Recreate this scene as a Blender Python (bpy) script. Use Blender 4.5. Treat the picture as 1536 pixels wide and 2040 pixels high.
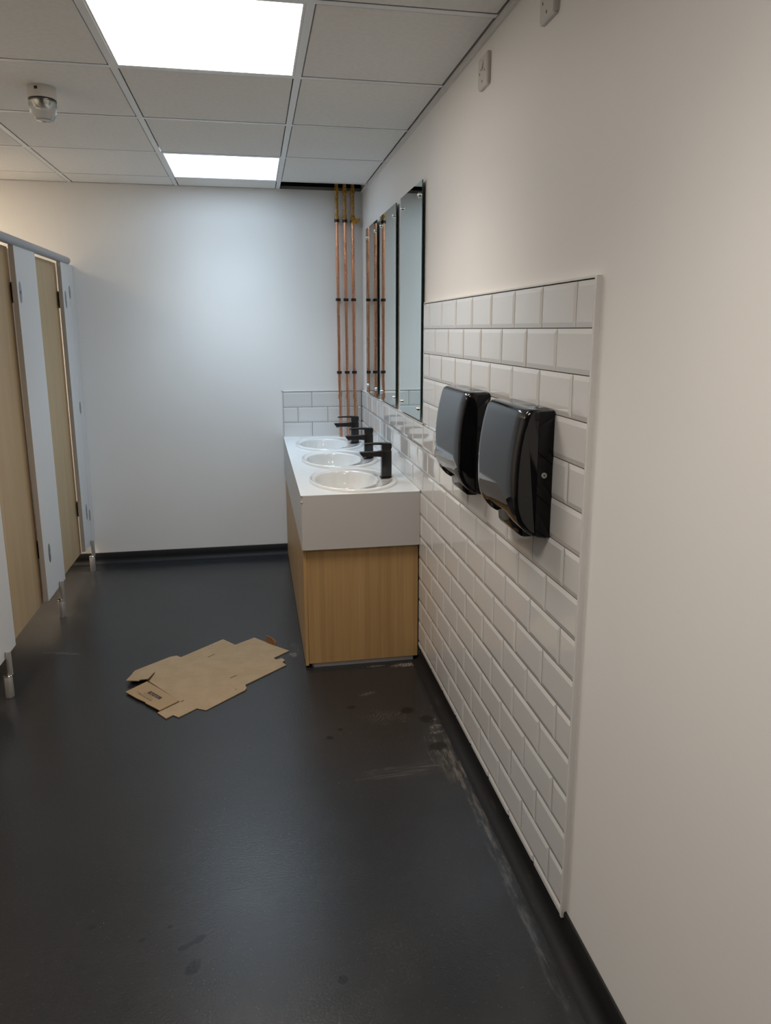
import bpy, bmesh, math, random
from mathutils import Vector, Matrix

random.seed(7)
for o in list(bpy.data.objects):
    bpy.data.objects.remove(o, do_unlink=True)
scn = bpy.context.scene
C = scn.collection
PI = math.pi

# ------------------------------------------------------------------ camera, world, exposure
cam_d = bpy.data.cameras.new('camera')
cam = bpy.data.objects.new('camera', cam_d)
C.objects.link(cam)
cam.location = (-0.69386, 0.0, 1.4861)
cam.rotation_euler = (1.36616, 0.0, -0.18184)
cam_d.sensor_fit = 'VERTICAL'
cam_d.sensor_height = 36.0
cam_d.lens = 36.0 * 1449.27 / 2040.0
cam_d.shift_x = -6.9 / 2040.0
cam_d.shift_y = -62.34 / 2040.0
cam_d.clip_start = 0.02
scn.camera = cam

world = bpy.data.worlds.new('world')
scn.world = world
world.use_nodes = True
world.node_tree.nodes['Background'].inputs[0].default_value = (0.5, 0.5, 0.52, 1)
world.node_tree.nodes['Background'].inputs[1].default_value = 0.02

scn.view_settings.view_transform = 'Standard'
scn.view_settings.look = 'None'
scn.view_settings.gamma = 1.0
scn.view_settings.use_curve_mapping = False
scn.view_settings.exposure = 0.08

# the room's only light comes from the LED ceiling panels: (colour, strength) per panel
WARM = (1.0, 0.91, 0.815)
COOL = (0.64, 0.82, 1.0)
PANEL_LIGHTS = [
    # name of place, x centre, y centre, colour, lamp power in watts, radiance of the lit face, beam spread
    ('near', -0.8104, 2.430, WARM, 8.0, 5.6, 118),
    ('far', -0.8104, 4.230, COOL, 5.6, 4.8, 95),
    ('behind', -0.8104, 0.630, WARM, 8.5, 5.8, 118),
    ('cubicle', -2.6104, 4.230, (1.0, 0.84, 0.64), 10.5, 5.8, 118),
    ('cubicle_near', -2.6104, 2.430, (1.0, 0.84, 0.64), 9.0, 5.0, 118),
]

# ------------------------------------------------------------------ room numbers
D = 4.775          # tiled face of the far wall
XW = 0.012         # painted right wall (tile faces at x = 0)
YW = D + 0.008     # painted far wall
H = 2.330          # underside of the ceiling grid
XL = -3.30
YN = -3.00

# ------------------------------------------------------------------ helpers
def srgb(r, g, b):
    f = lambda c: (c / 255.0) / 12.92 if c / 255.0 <= 0.04045 else ((c / 255.0 + 0.055) / 1.055) ** 2.4
    return (f(r), f(g), f(b), 1.0)

def mat(name, col, rough=0.5, metal=0.0, spec=0.5, coat=0.0, coat_rough=0.05):
    m = bpy.data.materials.new(name)
    m.use_nodes = True
    b = m.node_tree.nodes['Principled BSDF']
    b.inputs['Base Color'].default_value = col if len(col) == 4 else (*col, 1)
    b.inputs['Roughness'].default_value = rough
    b.inputs['Metallic'].default_value = metal
    b.inputs['Specular IOR Level'].default_value = spec
    b.inputs['Coat Weight'].default_value = coat
    b.inputs['Coat Roughness'].default_value = coat_rough
    return m

class NT:
    def __init__(self, m):
        self.m = m; self.t = m.node_tree; self.b = m.node_tree.nodes['Principled BSDF']
    def n(self, kind, **kw):
        nd = self.t.nodes.new(kind)
        for k, v in kw.items():
            setattr(nd, k, v)
        return nd
    def l(self, a, b):
        self.t.links.new(a, b)
    def co(self, scale=(1, 1, 1), loc=(0, 0, 0), geo=False):
        mp = self.n('ShaderNodeMapping')
        mp.inputs['Scale'].default_value = scale
        mp.inputs['Location'].default_value = loc
        if geo:
            g = self.n('ShaderNodeNewGeometry'); self.l(g.outputs['Position'], mp.inputs[0])
        else:
            tc = self.n('ShaderNodeTexCoord'); self.l(tc.outputs['Object'], mp.inputs[0])
        return mp.outputs[0]
    def noise(self, vec, scale, detail=4, rough=0.5, dist=0.0):
        nd = self.n('ShaderNodeTexNoise')
        nd.inputs['Scale'].default_value = scale
        nd.inputs['Detail'].default_value = detail
        nd.inputs['Roughness'].default_value = rough
        nd.inputs['Distortion'].default_value = dist
        self.l(vec, nd.inputs['Vector'])
        return nd.outputs['Fac']
    def ramp(self, fac, stops):
        r = self.n('ShaderNodeValToRGB')
        while len(r.color_ramp.elements) < len(stops):
            r.color_ramp.elements.new(0.5)
        for e, (p, c) in zip(r.color_ramp.elements, stops):
            e.position = p; e.color = c if len(c) == 4 else (*c, 1)
        self.l(fac, r.inputs[0])
        return r.outputs[0]
    def maprange(self, v, a, b, c=0.0, d=1.0, smooth=True):
        r = self.n('ShaderNodeMapRange')
        if smooth: r.interpolation_type = 'SMOOTHSTEP'
        for i, x in zip(('From Min', 'From Max', 'To Min', 'To Max'), (a, b, c, d)):
            r.inputs[i].default_value = x
        self.l(v, r.inputs['Value'])
        return r.outputs[0]
    def math(self, op, a, b=None, clamp=False):
        r = self.n('ShaderNodeMath', operation=op); r.use_clamp = clamp
        for i, x in enumerate((a, b)):
            if x is None: continue
            if isinstance(x, (int, float)): r.inputs[i].default_value = x
            else: self.l(x, r.inputs[i])
        return r.outputs[0]
    def mix(self, fac, a, b, blend='MIX'):
        r = self.n('ShaderNodeMix', data_type='RGBA', blend_type=blend)
        for k, x in ((0, fac), (6, a), (7, b)):
            if isinstance(x, (int, float)): r.inputs[k].default_value = x
            elif isinstance(x, tuple): r.inputs[k].default_value = x if len(x) == 4 else (*x, 1)
            else: self.l(x, r.inputs[k])
        return r.outputs[2]
    def bump(self, h, strength=0.2, dist=0.002):
        r = self.n('ShaderNodeBump')
        r.inputs['Strength'].default_value = strength
        r.inputs['Distance'].default_value = dist
        self.l(h, r.inputs['Height'])
        self.l(r.outputs[0], self.b.inputs['Normal'])
    def base(self, c): self.l(c, self.b.inputs['Base Color'])
    def rough(self, c): self.l(c, self.b.inputs['Roughness'])

# ------------------------------------------------------------------ materials
def painted(name, col):
    m = mat(name, col, 0.55, spec=0.35)
    t = NT(m)
    f = t.noise(t.co(), 1.3, 3)
    t.base(t.mix(t.maprange(f, 0.3, 0.7, 0, 1), col, tuple(c * 0.975 for c in col[:3])))
    g = t.noise(t.co(), 260, 2)
    t.bump(g, 0.03, 0.0003)
    return m
M_wall = painted('wall_paint', (0.88, 0.865, 0.845, 1))

M_wall_dk = painted('dark_unseen_wall', (0.16, 0.145, 0.13, 1))  # unseen wall behind the camera, darkened so the glossy dispensers reflect dark
def tile_mat():
    m = mat('white_glazed_tile', (0.75, 0.742, 0.728, 1), 0.06, spec=0.5, coat=0.5, coat_rough=0.03)
    t = NT(m)
    f = t.noise(t.co(geo=True), 9.0, 2)
    t.bump(f, 0.05, 0.004)
    return m
M_tile = tile_mat()
M_grout = mat('dark_grey_grout', (0.055, 0.050, 0.045, 1), 0.9, spec=0.1)
M_trim = mat('white_plastic_trim', (0.74, 0.725, 0.70, 1), 0.35)
M_silicone = mat('white_silicone', (0.85, 0.85, 0.84, 1), 0.3)

def ceil_mat():
    m = mat('mineral_ceiling_tile', (0.88, 0.87, 0.85, 1), 0.95, spec=0.1)
    t = NT(m)
    v = t.co()
    a = t.noise(v, 420, 2); b = t.noise(v, 60, 3)
    t.base(t.mix(t.maprange(b, 0.35, 0.65), (0.88, 0.87, 0.85), (0.85, 0.84, 0.82)))
    t.bump(t.math('ADD', a, b), 0.25, 0.001)
    return m
M_ceil = ceil_mat()
M_tee = mat('white_steel_tee', (0.84, 0.85, 0.86, 1), 0.35, spec=0.5)
M_void = mat('dark_ceiling_void', (0.035, 0.028, 0.024, 1), 0.95, spec=0.05)
M_track = mat('galvanised_track', (0.20, 0.195, 0.19, 1), 0.6, 0.3)

def floor_mat(name, marks=True):
    m = mat(name, (0.034, 0.034, 0.036, 1), 0.36, spec=0.50)
    t = NT(m)
    P = t.co(geo=True)
    big = t.noise(P, 1.6, 5, 0.6)
    mid = t.noise(P, 9, 6, 0.65)
    col = t.mix(t.maprange(big, 0.35, 0.65), (0.0160, 0.0166, 0.0184), (0.0205, 0.0210, 0.0222))
    col = t.mix(t.math('MULTIPLY', t.maprange(mid, 0.45, 0.75), 0.12), col, (0.034, 0.0345, 0.036))
    # pale aggregate specks
    vo = t.n('ShaderNodeTexVoronoi'); vo.inputs['Scale'].default_value = 170
    t.l(P, vo.inputs['Vector'])
    d = t.maprange(vo.outputs['Distance'], 0.17, 0.08)
    cs = t.n('ShaderNodeSeparateColor'); t.l(vo.outputs['Color'], cs.inputs[0])
    sel = t.maprange(cs.outputs[0], 0.72, 0.92)
    col = t.mix(t.math('MULTIPLY', t.math('MULTIPLY', d, sel), 0.7), col, (0.19, 0.17, 0.15))
    rough = t.maprange(mid, 0.3, 0.7, 0.225, 0.255)
    if marks:
        wob = t.n('ShaderNodeTexNoise'); wob.inputs['Scale'].default_value = 22; wob.inputs['Detail'].default_value = 5
        t.l(P, wob.inputs['Vector'])
        def blob(x, y, rx, ry, rot=0.0, wobble=0.5, soft=0.5):
            # irregular elliptical mark at a fixed place on the floor
            sb = t.n('ShaderNodeVectorMath', operation='SUBTRACT'); t.l(P, sb.inputs[0]); sb.inputs[1].default_value = (x, y, 0)
            mp = t.n('ShaderNodeVectorRotate', rotation_type='Z_AXIS'); t.l(sb.outputs[0], mp.inputs['Vector'])
            mp.inputs['Angle'].default_value = -rot
            sc = t.n('ShaderNodeVectorMath', operation='MULTIPLY'); t.l(mp.outputs[0], sc.inputs[0]); sc.inputs[1].default_value = (1 / rx, 1 / ry, 0)
            ln = t.n('ShaderNodeVectorMath', operation='LENGTH'); t.l(sc.outputs[0], ln.inputs[0])
            w = t.math('MULTIPLY', t.math('SUBTRACT', wob.outputs['Fac'], 0.5), wobble * 4)
            v = t.math('ADD', ln.outputs['Value'], w)
            return t.maprange(v, 1.0 + soft * 0.3, 1.0 - soft)
        streak = t.noise(t.co((60, 9, 1), geo=True), 1.0, 5, 0.7)
        streakx = t.noise(t.co((5, 70, 1), geo=True), 1.0, 5, 0.7)
        fine = t.noise(P, 130, 4, 0.7)
        # pale plaster dust rubbed along the foot of the right wall
        dust = [
            (-0.045, 2.02, 0.022, 0.55, 0.0, streak, 0.60, (0.16, 0.14, 0.115)),
            (-0.070, 2.24, 0.055, 0.19, 0.1, streak, 0.6, (0.17, 0.145, 0.115)),
            (-0.21, 2.205, 0.20, 0.04, 0.08, streakx, 0.5, (0.12, 0.108, 0.093)),
            (-0.020, 2.55, 0.010, 0.34, 0.0, fine, 0.55, (0.20, 0.19, 0.175)),
            (-0.060, 2.46, 0.03, 0.015, 0.3, fine, 0.9, (0.22, 0.20, 0.17)),
            (-0.065, 2.42, 0.03, 0.012, 0.2, fine, 0.9, (0.22, 0.20, 0.17)),
            (-0.055, 2.51, 0.025, 0.010, 0.3, fine, 0.9, (0.22, 0.20, 0.17)),
            (-0.060, 1.60, 0.014, 0.50, 0.0, streak, 0.5, (0.12, 0.12, 0.118)),
            (-0.23, 2.57, 0.10, 0.07, 0.0, fine, 0.35, (0.11, 0.10, 0.09)),
            (-0.28, 2.76, 0.04, 0.014, 0.3, fine, 0.6, (0.2, 0.18, 0.155)),
            (-0.560, 3.190, 0.018, 0.028, 0.5, fine, 0.9, (0.26, 0.22, 0.175)),
            (-0.545, 3.27, 0.03, 0.10, 0.1, fine, 0.4, (0.13, 0.125, 0.115)),
            (-0.060, 2.995, 0.075, 0.022, 0.1, fine, 1.0, (0.42, 0.37, 0.30)),
            (-0.20, 3.005, 0.06, 0.008, 0.0, fine, 0.8, (0.30, 0.27, 0.22)),
            (-1.80, 4.62, 0.26, 0.10, 0.0, fine, 0.55, (0.15, 0.14, 0.12)),
            (-1.70, 3.84, 0.20, 0.14, 0.0, streakx, 0.45, (0.10, 0.085, 0.07)),
            (-1.62, 3.40, 0.12, 0.02, -0.3, fine, 0.5, (0.14, 0.14, 0.14)),
            (-0.42, 1.48, 0.12, 0.16, 0.0, fine, 0.16, (0.085, 0.07, 0.055)),
            (-0.95, 4.60, 0.5, 0.05, 0.0, fine, 0.35, (0.11, 0.11, 0.11)),
        ]
        for x, y, rx, ry, rot, tex, amt, c in dust:
            f = t.math('MULTIPLY', blob(x, y, rx, ry, rot, 0.35, 0.8), t.maprange(tex, 0.42, 0.66))
            f = t.math('MULTIPLY', f, amt)
            col = t.mix(f, col, c)
            if amt > 0.7:
                rough = t.math('ADD', rough, t.math('MULTIPLY', f, 0.35), clamp=True)
        # dark drips and spills
        for x, y, rx, ry, rot in [(-0.542, 1.423, 0.012, 0.013, 0), (-0.888, 1.523, 0.026, 0.017, 0.9), (-0.917, 1.583, 0.013, 0.009, 0.3),
                                  (-0.878, 1.603, 0.015, 0.010, 0.6), (-0.898, 1.592, 0.026, 0.005, 0.6), (-1.019, 1.624, 0.009, 0.007, 0), (-0.955, 1.655, 0.008, 0.006, 0),
                                  (-1.152, 1.691, 0.013, 0.009, 0.3), (-0.466, 2.454, 0.016, 0.014, 0), (-0.421, 2.505, 0.010, 0.010, 0),
                                  (-0.141, 2.598, 0.032, 0.026, 0), (-0.08, 2.52, 0.03, 0.03, 0), (-0.36, 2.66, 0.018, 0.014, 0), (-0.085, 2.33, 0.04, 0.03, 0)]:
            f = t.math('MULTIPLY', blob(x, y, rx, ry, rot, 0.30, 0.35), 0.85)
            col = t.mix(f, col, (0.0025, 0.0025, 0.003))
    t.base(col); t.rough(rough)
    g1 = t.noise(P, 150, 3, 0.6)
    g2 = t.noise(P, 480, 2, 0.5)
    t.bump(t.math('ADD', t.math('MULTIPLY', g1, 1.0), t.math('MULTIPLY', g2, 0.4)), 0.42, 0.0010)
    return m
M_floor = floor_mat('dark_safety_vinyl')
M_cove = mat('black_coved_skirting', (0.012, 0.0115, 0.012, 1), 0.60, spec=0.25)
def _cv():
    t = NT(M_cove); P = t.co((30, 6, 30), geo=True)
    f = t.noise(P, 1.0, 5, 0.7)
    t.base(t.mix(t.math('MULTIPLY', t.maprange(f, 0.58, 0.75), 0.35), (0.012, 0.0115, 0.012), (0.06, 0.054, 0.046)))
_cv()

def wood(name, a, b, c, scale=1.0, rough=0.45):
    m = mat(name, a, rough, spec=0.35)
    t = NT(m)
    v1 = t.co((7 * scale, 7 * scale, 0.45), geo=True)
    v2 = t.co((160 * scale, 160 * scale, 2.2), geo=True)
    v3 = t.co((34 * scale, 34 * scale, 0.7), geo=True)
    n1 = t.noise(v1, 1.0, 4, 0.55, 0.6); n2 = t.noise(v2, 1.0, 3, 0.6); n3 = t.noise(v3, 1.0, 3, 0.5, 0.3)
    col = t.ramp(n1, [(0.30, a), (0.50, b), (0.72, a)])
    col = t.mix(t.math('MULTIPLY', t.maprange(n3, 0.40, 0.65), 0.45), col, c)
    col = t.mix(t.math('MULTIPLY', t.maprange(n2, 0.45, 0.70), 0.40), col, c)
    t.base(col); t.bump(n2, 0.06, 0.0005)
    return m
M_oak_v = wood('oak_vanity_laminate', (0.54, 0.345, 0.155, 1), (0.48, 0.295, 0.125, 1), (0.35, 0.205, 0.088, 1))
M_oak_d = wood('oak_door_laminate', (0.54, 0.40, 0.24, 1), (0.49, 0.355, 0.205, 1), (0.41, 0.285, 0.155, 1), 0.5)
M_white_board = mat('white_laminate_board', (0.68, 0.675, 0.67, 1), 0.5, spec=0.3)
M_board_edge = mat('taupe_board_edge', (0.42, 0.37, 0.33, 1), 0.5)
M_rail = mat('grey_painted_aluminium', (0.36, 0.38, 0.41, 1), 0.4, 0.25)
M_steel = mat('satin_stainless', (0.52, 0.50, 0.475, 1), 0.42, 0.65)
M_steel_dk = mat('grey_metal_plate', (0.30, 0.31, 0.33, 1), 0.4, 0.7)
M_blue = mat('blue_film', (0.02, 0.05, 0.30, 1), 0.4)
M_chrome = mat('polished_chrome', (0.80, 0.80, 0.80, 1), 0.05, 1.0)
M_black_gap = mat('dark_hinge', (0.015, 0.012, 0.010, 1), 0.6)

M_top = mat('white_solid_worktop', (0.77, 0.78, 0.78, 1), 0.22, spec=0.5)
def _tp():
    t = NT(M_top); f = t.noise(t.co(geo=True), 300, 2)
    t.base(t.mix(t.maprange(f, 0.4, 0.6), (0.77, 0.78, 0.78), (0.75, 0.76, 0.76)))
_tp()
M_fascia = mat('pale_grey_fascia', (0.55, 0.53, 0.51, 1), 0.40, spec=0.4)
M_ceramic = mat('white_vitreous_china', (0.84, 0.835, 0.815, 1), 0.06, spec=0.5, coat=0.8, coat_rough=0.03)
M_tap = mat('matt_black_tap', (0.010, 0.009, 0.009, 1), 0.28, spec=0.5)
M_plinth = mat('grey_plinth', (0.36, 0.35, 0.34, 1), 0.6)

M_gloss = mat('black_gloss_plastic', (0.0065, 0.006, 0.007, 1), 0.06, spec=0.42, coat=0.25, coat_rough=0.03)
M_gloss2 = mat('black_plastic_base', (0.0045, 0.0045, 0.005, 1), 0.10, spec=0.30)
M_seam = mat('dark_seam', (0.002, 0.002, 0.002, 1), 0.8, spec=0.05)
M_socket = mat('white_moulded_plastic', (0.66, 0.635, 0.60, 1), 0.28)
M_slot = mat('dark_slot', (0.02, 0.018, 0.016, 1), 0.7)

def copper():
    m = mat('copper', (0.72, 0.43, 0.31, 1), 0.20, 1.0)
    t = NT(m); P = t.co((1, 1, 0.4), geo=True)
    f = t.noise(P, 26, 5, 0.7)
    t.base(t.mix(t.maprange(f, 0.4, 0.68), (0.82, 0.46, 0.31), (0.52, 0.26, 0.165)))
    t.rough(t.maprange(f, 0.3, 0.7, 0.18, 0.36))
    return m
M_copper = copper()
def amber():
    m = mat('amber_film', (0.72, 0.46, 0.06, 1), 0.25, spec=0.5)
    t = NT(m); f = t.noise(t.co(geo=True), 60, 4)
    t.base(t.mix(t.maprange(f, 0.38, 0.62), (0.66, 0.37, 0.035), (0.40, 0.19, 0.04)))
    t.b.inputs['Transmission Weight'].default_value = 0.25
    t.b.inputs['Subsurface Weight'].default_value = 0.0
    return m
M_amber = amber()
M_clip = mat('black_pipe_clip', (0.012, 0.008, 0.008, 1), 0.4)

def mirror_m():
    m = mat('silvered_glass', (0.74, 0.80, 0.765, 1), 0.01, 1.0)
    return m
M_mirror = mirror_m()
M_gedge = mat('green_glass_edge', (0.010, 0.045, 0.036, 1), 0.15, spec=0.6)

def glass_m():
    m = mat('clear_lens', (0.86, 0.86, 0.85, 1), 0.20, spec=0.5)
    b = m.node_tree.nodes['Principled BSDF']
    b.inputs['Transmission Weight'].default_value = 1.0
    b.inputs['IOR'].default_value = 1.46
    return m
M_lens = glass_m()
M_reflect = mat('silver_reflector', (0.75, 0.74, 0.72, 1), 0.18, 0.9)
M_redwin = mat('dark_red_window', (0.05, 0.008, 0.010, 1), 0.2)

def card_m():
    m = mat('brown_corrugated_card', (0.40, 0.275, 0.155, 1), 0.85, spec=0.15)
    t = NT(m); f = t.noise(t.co(geo=True), 14, 5, 0.6); g = t.noise(t.co((260, 12, 1), geo=True), 1, 2)
    t.base(t.mix(t.maprange(f, 0.35, 0.65), (0.315, 0.235, 0.150), (0.285, 0.210, 0.130)))
    t.bump(g, 0.08, 0.0006)
    return m
M_card = card_m()
M_card2 = mat('brown_card_outer_face', (0.285, 0.20, 0.115, 1), 0.8, spec=0.15)
M_cardtab = mat('folded_card_tab', (0.22, 0.11, 0.04, 1), 0.8)
M_ink = mat('black_ink', (0.018, 0.012, 0.008, 1), 0.7)
M_ink2 = mat('faded_ink', (0.12, 0.08, 0.045, 1), 0.8)
M_paper = mat('bare_card_lettering', (0.36, 0.26, 0.17, 1), 0.8)

# ------------------------------------------------------------------ mesh helpers
def finish(name, bm, m, parent=None, smooth=None, loc=None, rot=None):
    me = bpy.data.meshes.new(name)
    bmesh.ops.recalc_face_normals(bm, faces=bm.faces[:])
    bm.to_mesh(me); bm.free()
    if smooth is not None:
        me.polygons.foreach_set('use_smooth', [True] * len(me.polygons))
        me.set_sharp_from_angle(angle=math.radians(smooth))
    o = bpy.data.objects.new(name, me)
    if isinstance(m, (list, tuple)):
        for k in m: me.materials.append(k)
    else:
        me.materials.append(m)
    C.objects.link(o)
    if loc is not None: o.location = loc
    if rot is not None: o.rotation_euler = rot
    if parent is not None: o.parent = parent
    return o

def box(bm, x0, x1, y0, y1, z0, z1, bev=0.0, seg=2):
    r = bmesh.ops.create_cube(bm, size=1.0)
    vs = r['verts']
    for v in vs:
        v.co = Vector((x0 + (v.co.x + .5) * (x1 - x0), y0 + (v.co.y + .5) * (y1 - y0), z0 + (v.co.z + .5) * (z1 - z0)))
    if bev > 0:
        es = list({e for v in vs for e in v.link_edges})
        bmesh.ops.bevel(bm, geom=es, offset=bev, segments=seg, affect='EDGES', profile=0.5)

def boxo(name, m, x0, x1, y0, y1, z0, z1, parent=None, bev=0.0, seg=2, org=None):
    """box object with its origin at the box centre (or org)"""
    c = Vector(((x0 + x1) / 2, (y0 + y1) / 2, (z0 + z1) / 2)) if org is None else Vector(org)
    bm = bmesh.new()
    box(bm, x0 - c.x, x1 - c.x, y0 - c.y, y1 - c.y, z0 - c.z, z1 - c.z, bev, seg)
    o = finish(name, bm, m, None, 40 if bev > 0 else None)
    o.location = c
    if parent is not None:
        o.parent = parent
        o.location = c - parent.matrix_world.translation if False else c - ROOT(parent)
    return o

def ROOT(o):
    v = Vector((0, 0, 0))
    while o is not None:
        v += o.location; o = o.parent
    return v

def empty(name, loc):
    o = bpy.data.objects.new(name, None); C.objects.link(o)
    o.empty_display_size = 0.1
    o.location = loc
    return o

def tag(o, label, cat, group=None, kind=None):
    if label: o['label'] = label
    if cat: o['category'] = cat
    if group: o['group'] = group
    if kind: o['kind'] = kind
    return o

def rings(bm, rs, cap0=True, cap1=True, close=True):
    """skin a list of vertex rings"""
    prev = None; first = None
    for r in rs:
        cur = [bm.verts.new(p) for p in r]
        if prev is not None:
            n = len(cur)
            for i in range(n if close else n - 1):
                j = (i + 1) % n
                bm.faces.new((prev[i], prev[j], cur[j], cur[i]))
        else:
            first = cur
        prev = cur
    if cap0: bm.faces.new(first)
    if cap1: bm.faces.new(prev)

def tube(bm, pts, r, n=16, cap=True):
    """tube along a list of points; r a number or one radius per point"""
    pts = [Vector(p) for p in pts]
    rs = []
    for i, p in enumerate(pts):
        a = pts[max(i - 1, 0)]; b = pts[min(i + 1, len(pts) - 1)]
        t = (b - a).normalized()
        up = Vector((0, 0, 1)) if abs(t.z) < 0.9 else Vector((0, 1, 0))
        u = t.cross(up).normalized(); v = t.cross(u).normalized()
        rr = r[i] if isinstance(r, (list, tuple)) else r
        rs.append([p + (u * math.cos(2 * PI * k / n) + v * math.sin(2 * PI * k / n)) * rr for k in range(n)])
    rings(bm, rs, cap, cap)

def lathe(bm, prof, n=48, cx=0, cy=0, sx=1, sy=1):
    rs = [[(cx + r * sx * math.cos(2 * PI * k / n), cy + r * sy * math.sin(2 * PI * k / n), z) for k in range(n)] for r, z in prof]
    rings(bm, rs, True, True)

def prism(bm, pts, z0, z1):
    """vertical extrusion of a polygon in the xy plane"""
    a = [bm.verts.new((p[0], p[1], z0 if not callable(z0) else z0(p))) for p in pts]
    b = [bm.verts.new((p[0], p[1], z1 if not callable(z1) else z1(p))) for p in pts]
    bm.faces.new(a); bm.faces.new(b)
    n = len(pts)
    for i in range(n):
        j = (i + 1) % n
        bm.faces.new((a[i], a[j], b[j], b[i]))

def struct(o):
    o['kind'] = 'structure'; return o

# ------------------------------------------------------------------ the room shell
floor = struct(boxo('floor', M_floor, XL - .1, 0.12, YN - .1, D + .12, -0.10, 0.0, org=(0, 0, 0)))
wall_right = struct(boxo('wall_right', M_wall, XW, XW + .12, YN - .1, D + .12, 0, 2.62, org=(0, 0, 0)))
bmw = bmesh.new()
box(bmw, XL - .1, XW, YW, YW + .05, 0, 2.3335)
wall_back = struct(finish('wall_back', bmw, M_wall))
bmw = bmesh.new(); box(bmw, XL - .1, XW, YW + .05, YW + .12, 0, 2.62)
finish('void_backing', bmw, M_void, wall_back)
wall_left = struct(boxo('wall_left', M_wall, XL - .1, XL, YN - .1, D + .12, 0, 2.62, org=(0, 0, 0)))
wall_front = struct(boxo('wall_front', M_wall_dk, XL, XW, YN - .1, YN, 0, 2.62, org=(0, 0, 0)))

# coved skirting
def cove(name, a, b, nrm, top, bulge=0.007, rad=0.032):
    """vinyl skirting running a -> b on the wall whose inward normal is nrm"""
    a = Vector(a); b = Vector(b); nrm = Vector(nrm)
    prof = [(0.0, top + .001), (bulge * .6, top), (bulge, top - .003)]
    for k in range(7):
        t = k / 6 * PI / 2
        prof.append((bulge + rad * (1 - math.cos(t)), 0.001 + rad * (1 - math.sin(t))))
    prof += [(bulge + rad + .006, 0.0004), (0.0, 0.0004)]
    bm = bmesh.new()
    rings(bm, [[p + nrm * d + Vector((0, 0, z)) for d, z in prof] for p in (a, b)])
    o = struct(finish(name, bm, M_cove, None, 50))
    return o
cove('baseboard_right', (XW, YN, 0), (XW, 3.034, 0), (-1, 0, 0), 0.086, 0.006)
cove('baseboard_back', (XL, YW, 0), (-0.500, YW, 0), (0, -1, 0), 0.070)
cove('baseboard_left', (XL, YN, 0), (XL, D, 0), (1, 0, 0), 0.075)

# ------------------------------------------------------------------ suspended ceiling
ceiling = struct(boxo('ceiling', M_void, XL, XW, YN, D + .12, 2.62, 2.70, org=(0, 0, 0)))
xs = [XL, -2.9104, -2.3104, -1.7104, -1.1104, -0.5104, XW]
ys = [YN] + [2.130 + .6 * j for j in range(-8, 5)] + [YW]
G = 0.0155                         # from tee centre line to tile edge
tile_cache = {}
light_cells = {(round(x, 3), round(y, 3)) for _, x, y, _, _, _, _ in PANEL_LIGHTS}
for i in range(len(xs) - 1):
    for j in range(len(ys) - 1):
        x0, x1, y0, y1 = xs[i], xs[i + 1], ys[j], ys[j + 1]
        cx, cy = (x0 + x1) / 2, (y0 + y1) / 2
        if (round(cx, 3), round(cy, 3)) in light_cells: continue
        if i == len(xs) - 2 and j == len(ys) - 2: continue        # the missing tile where the pipes rise
        ax0 = x0 + G if i else x0 + .004
        ax1 = x1 - G if i < len(xs) - 2 else -0.004
        ay0 = y0 + G if j else y0 + .004
        ay1 = y1 - G if j < len(ys) - 2 else y1 - .016
        key = (round(ax1 - ax0, 4), round(ay1 - ay0, 4))
        if key not in tile_cache:
            bm = bmesh.new(); w, d = key[0] / 2, key[1] / 2
            box(bm, -w, w, -d, d, 0, 0.015, 0.0015, 1)
            tile_cache[key] = finish('ceiling_tile', bm, M_ceil, None)
            o = tile_cache[key]
        else:
            o = tile_cache[key].copy(); C.objects.link(o)
        o.parent = ceiling
        o.location = ((ax0 + ax1) / 2, (ay0 + ay1) / 2, H + .0007 + random.uniform(0, .0006))
for x in xs[1:-1]:
    bm = bmesh.new(); box(bm, -.012, .012, -(YW - YN) / 2, (YW - YN) / 2, 0, .0007); box(bm, -.002, .002, -(YW - YN) / 2, (YW - YN) / 2, .0007, .03)
    o = finish('main_tee', bm, M_tee, ceiling); o.location = (x, (YW + YN) / 2, H)
first = None
for i in range(len(xs) - 1):
    for y in ys[1:-1]:
        x0 = xs[i] + .012; x1 = xs[i + 1] - .012
        bm = bmesh.new(); w = (x1 - x0) / 2
        box(bm, -w, w, -.012, .012, 0, .0006); box(bm, -w, w, -.002, .002, .0006, .03)
        o = finish('cross_tee', bm, M_tee, ceiling); o.location = ((x0 + x1) / 2, y, H + .0004)
# perimeter angle
for nm, a in (('trim_1', (.0012, XW, YN, D)), ('trim_2', (XL, xs[-2] + .002, YW - .014, YW)), ('trim_3', (XL, XL + .02, YN, D))):
    bm = bmesh.new(); box(bm, a[0], a[1], a[2], a[3], H - .003, H, 0)
    struct(finish(nm, bm, M_tee))
bm = bmesh.new(); box(bm, .0028, XW, YN, 4.52, H - .018, H - .0032)
struct(finish('trim_4', bm, M_trim))
# what shows in the open bay: a metal track along the wall head and timber noggings above
bm = bmesh.new()
box(bm, xs[-2] - .1, XW - .001, YW + .001, YW + .048, 2.334, 2.352)
finish('steel_track', bm, M_track, wall_back)
bm = bmesh.new()
box(bm, -.42, -.02, YW - .02, YW + .049, 2.385, 2.42)
finish('nogging', bm, M_void, wall_back)

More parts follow.
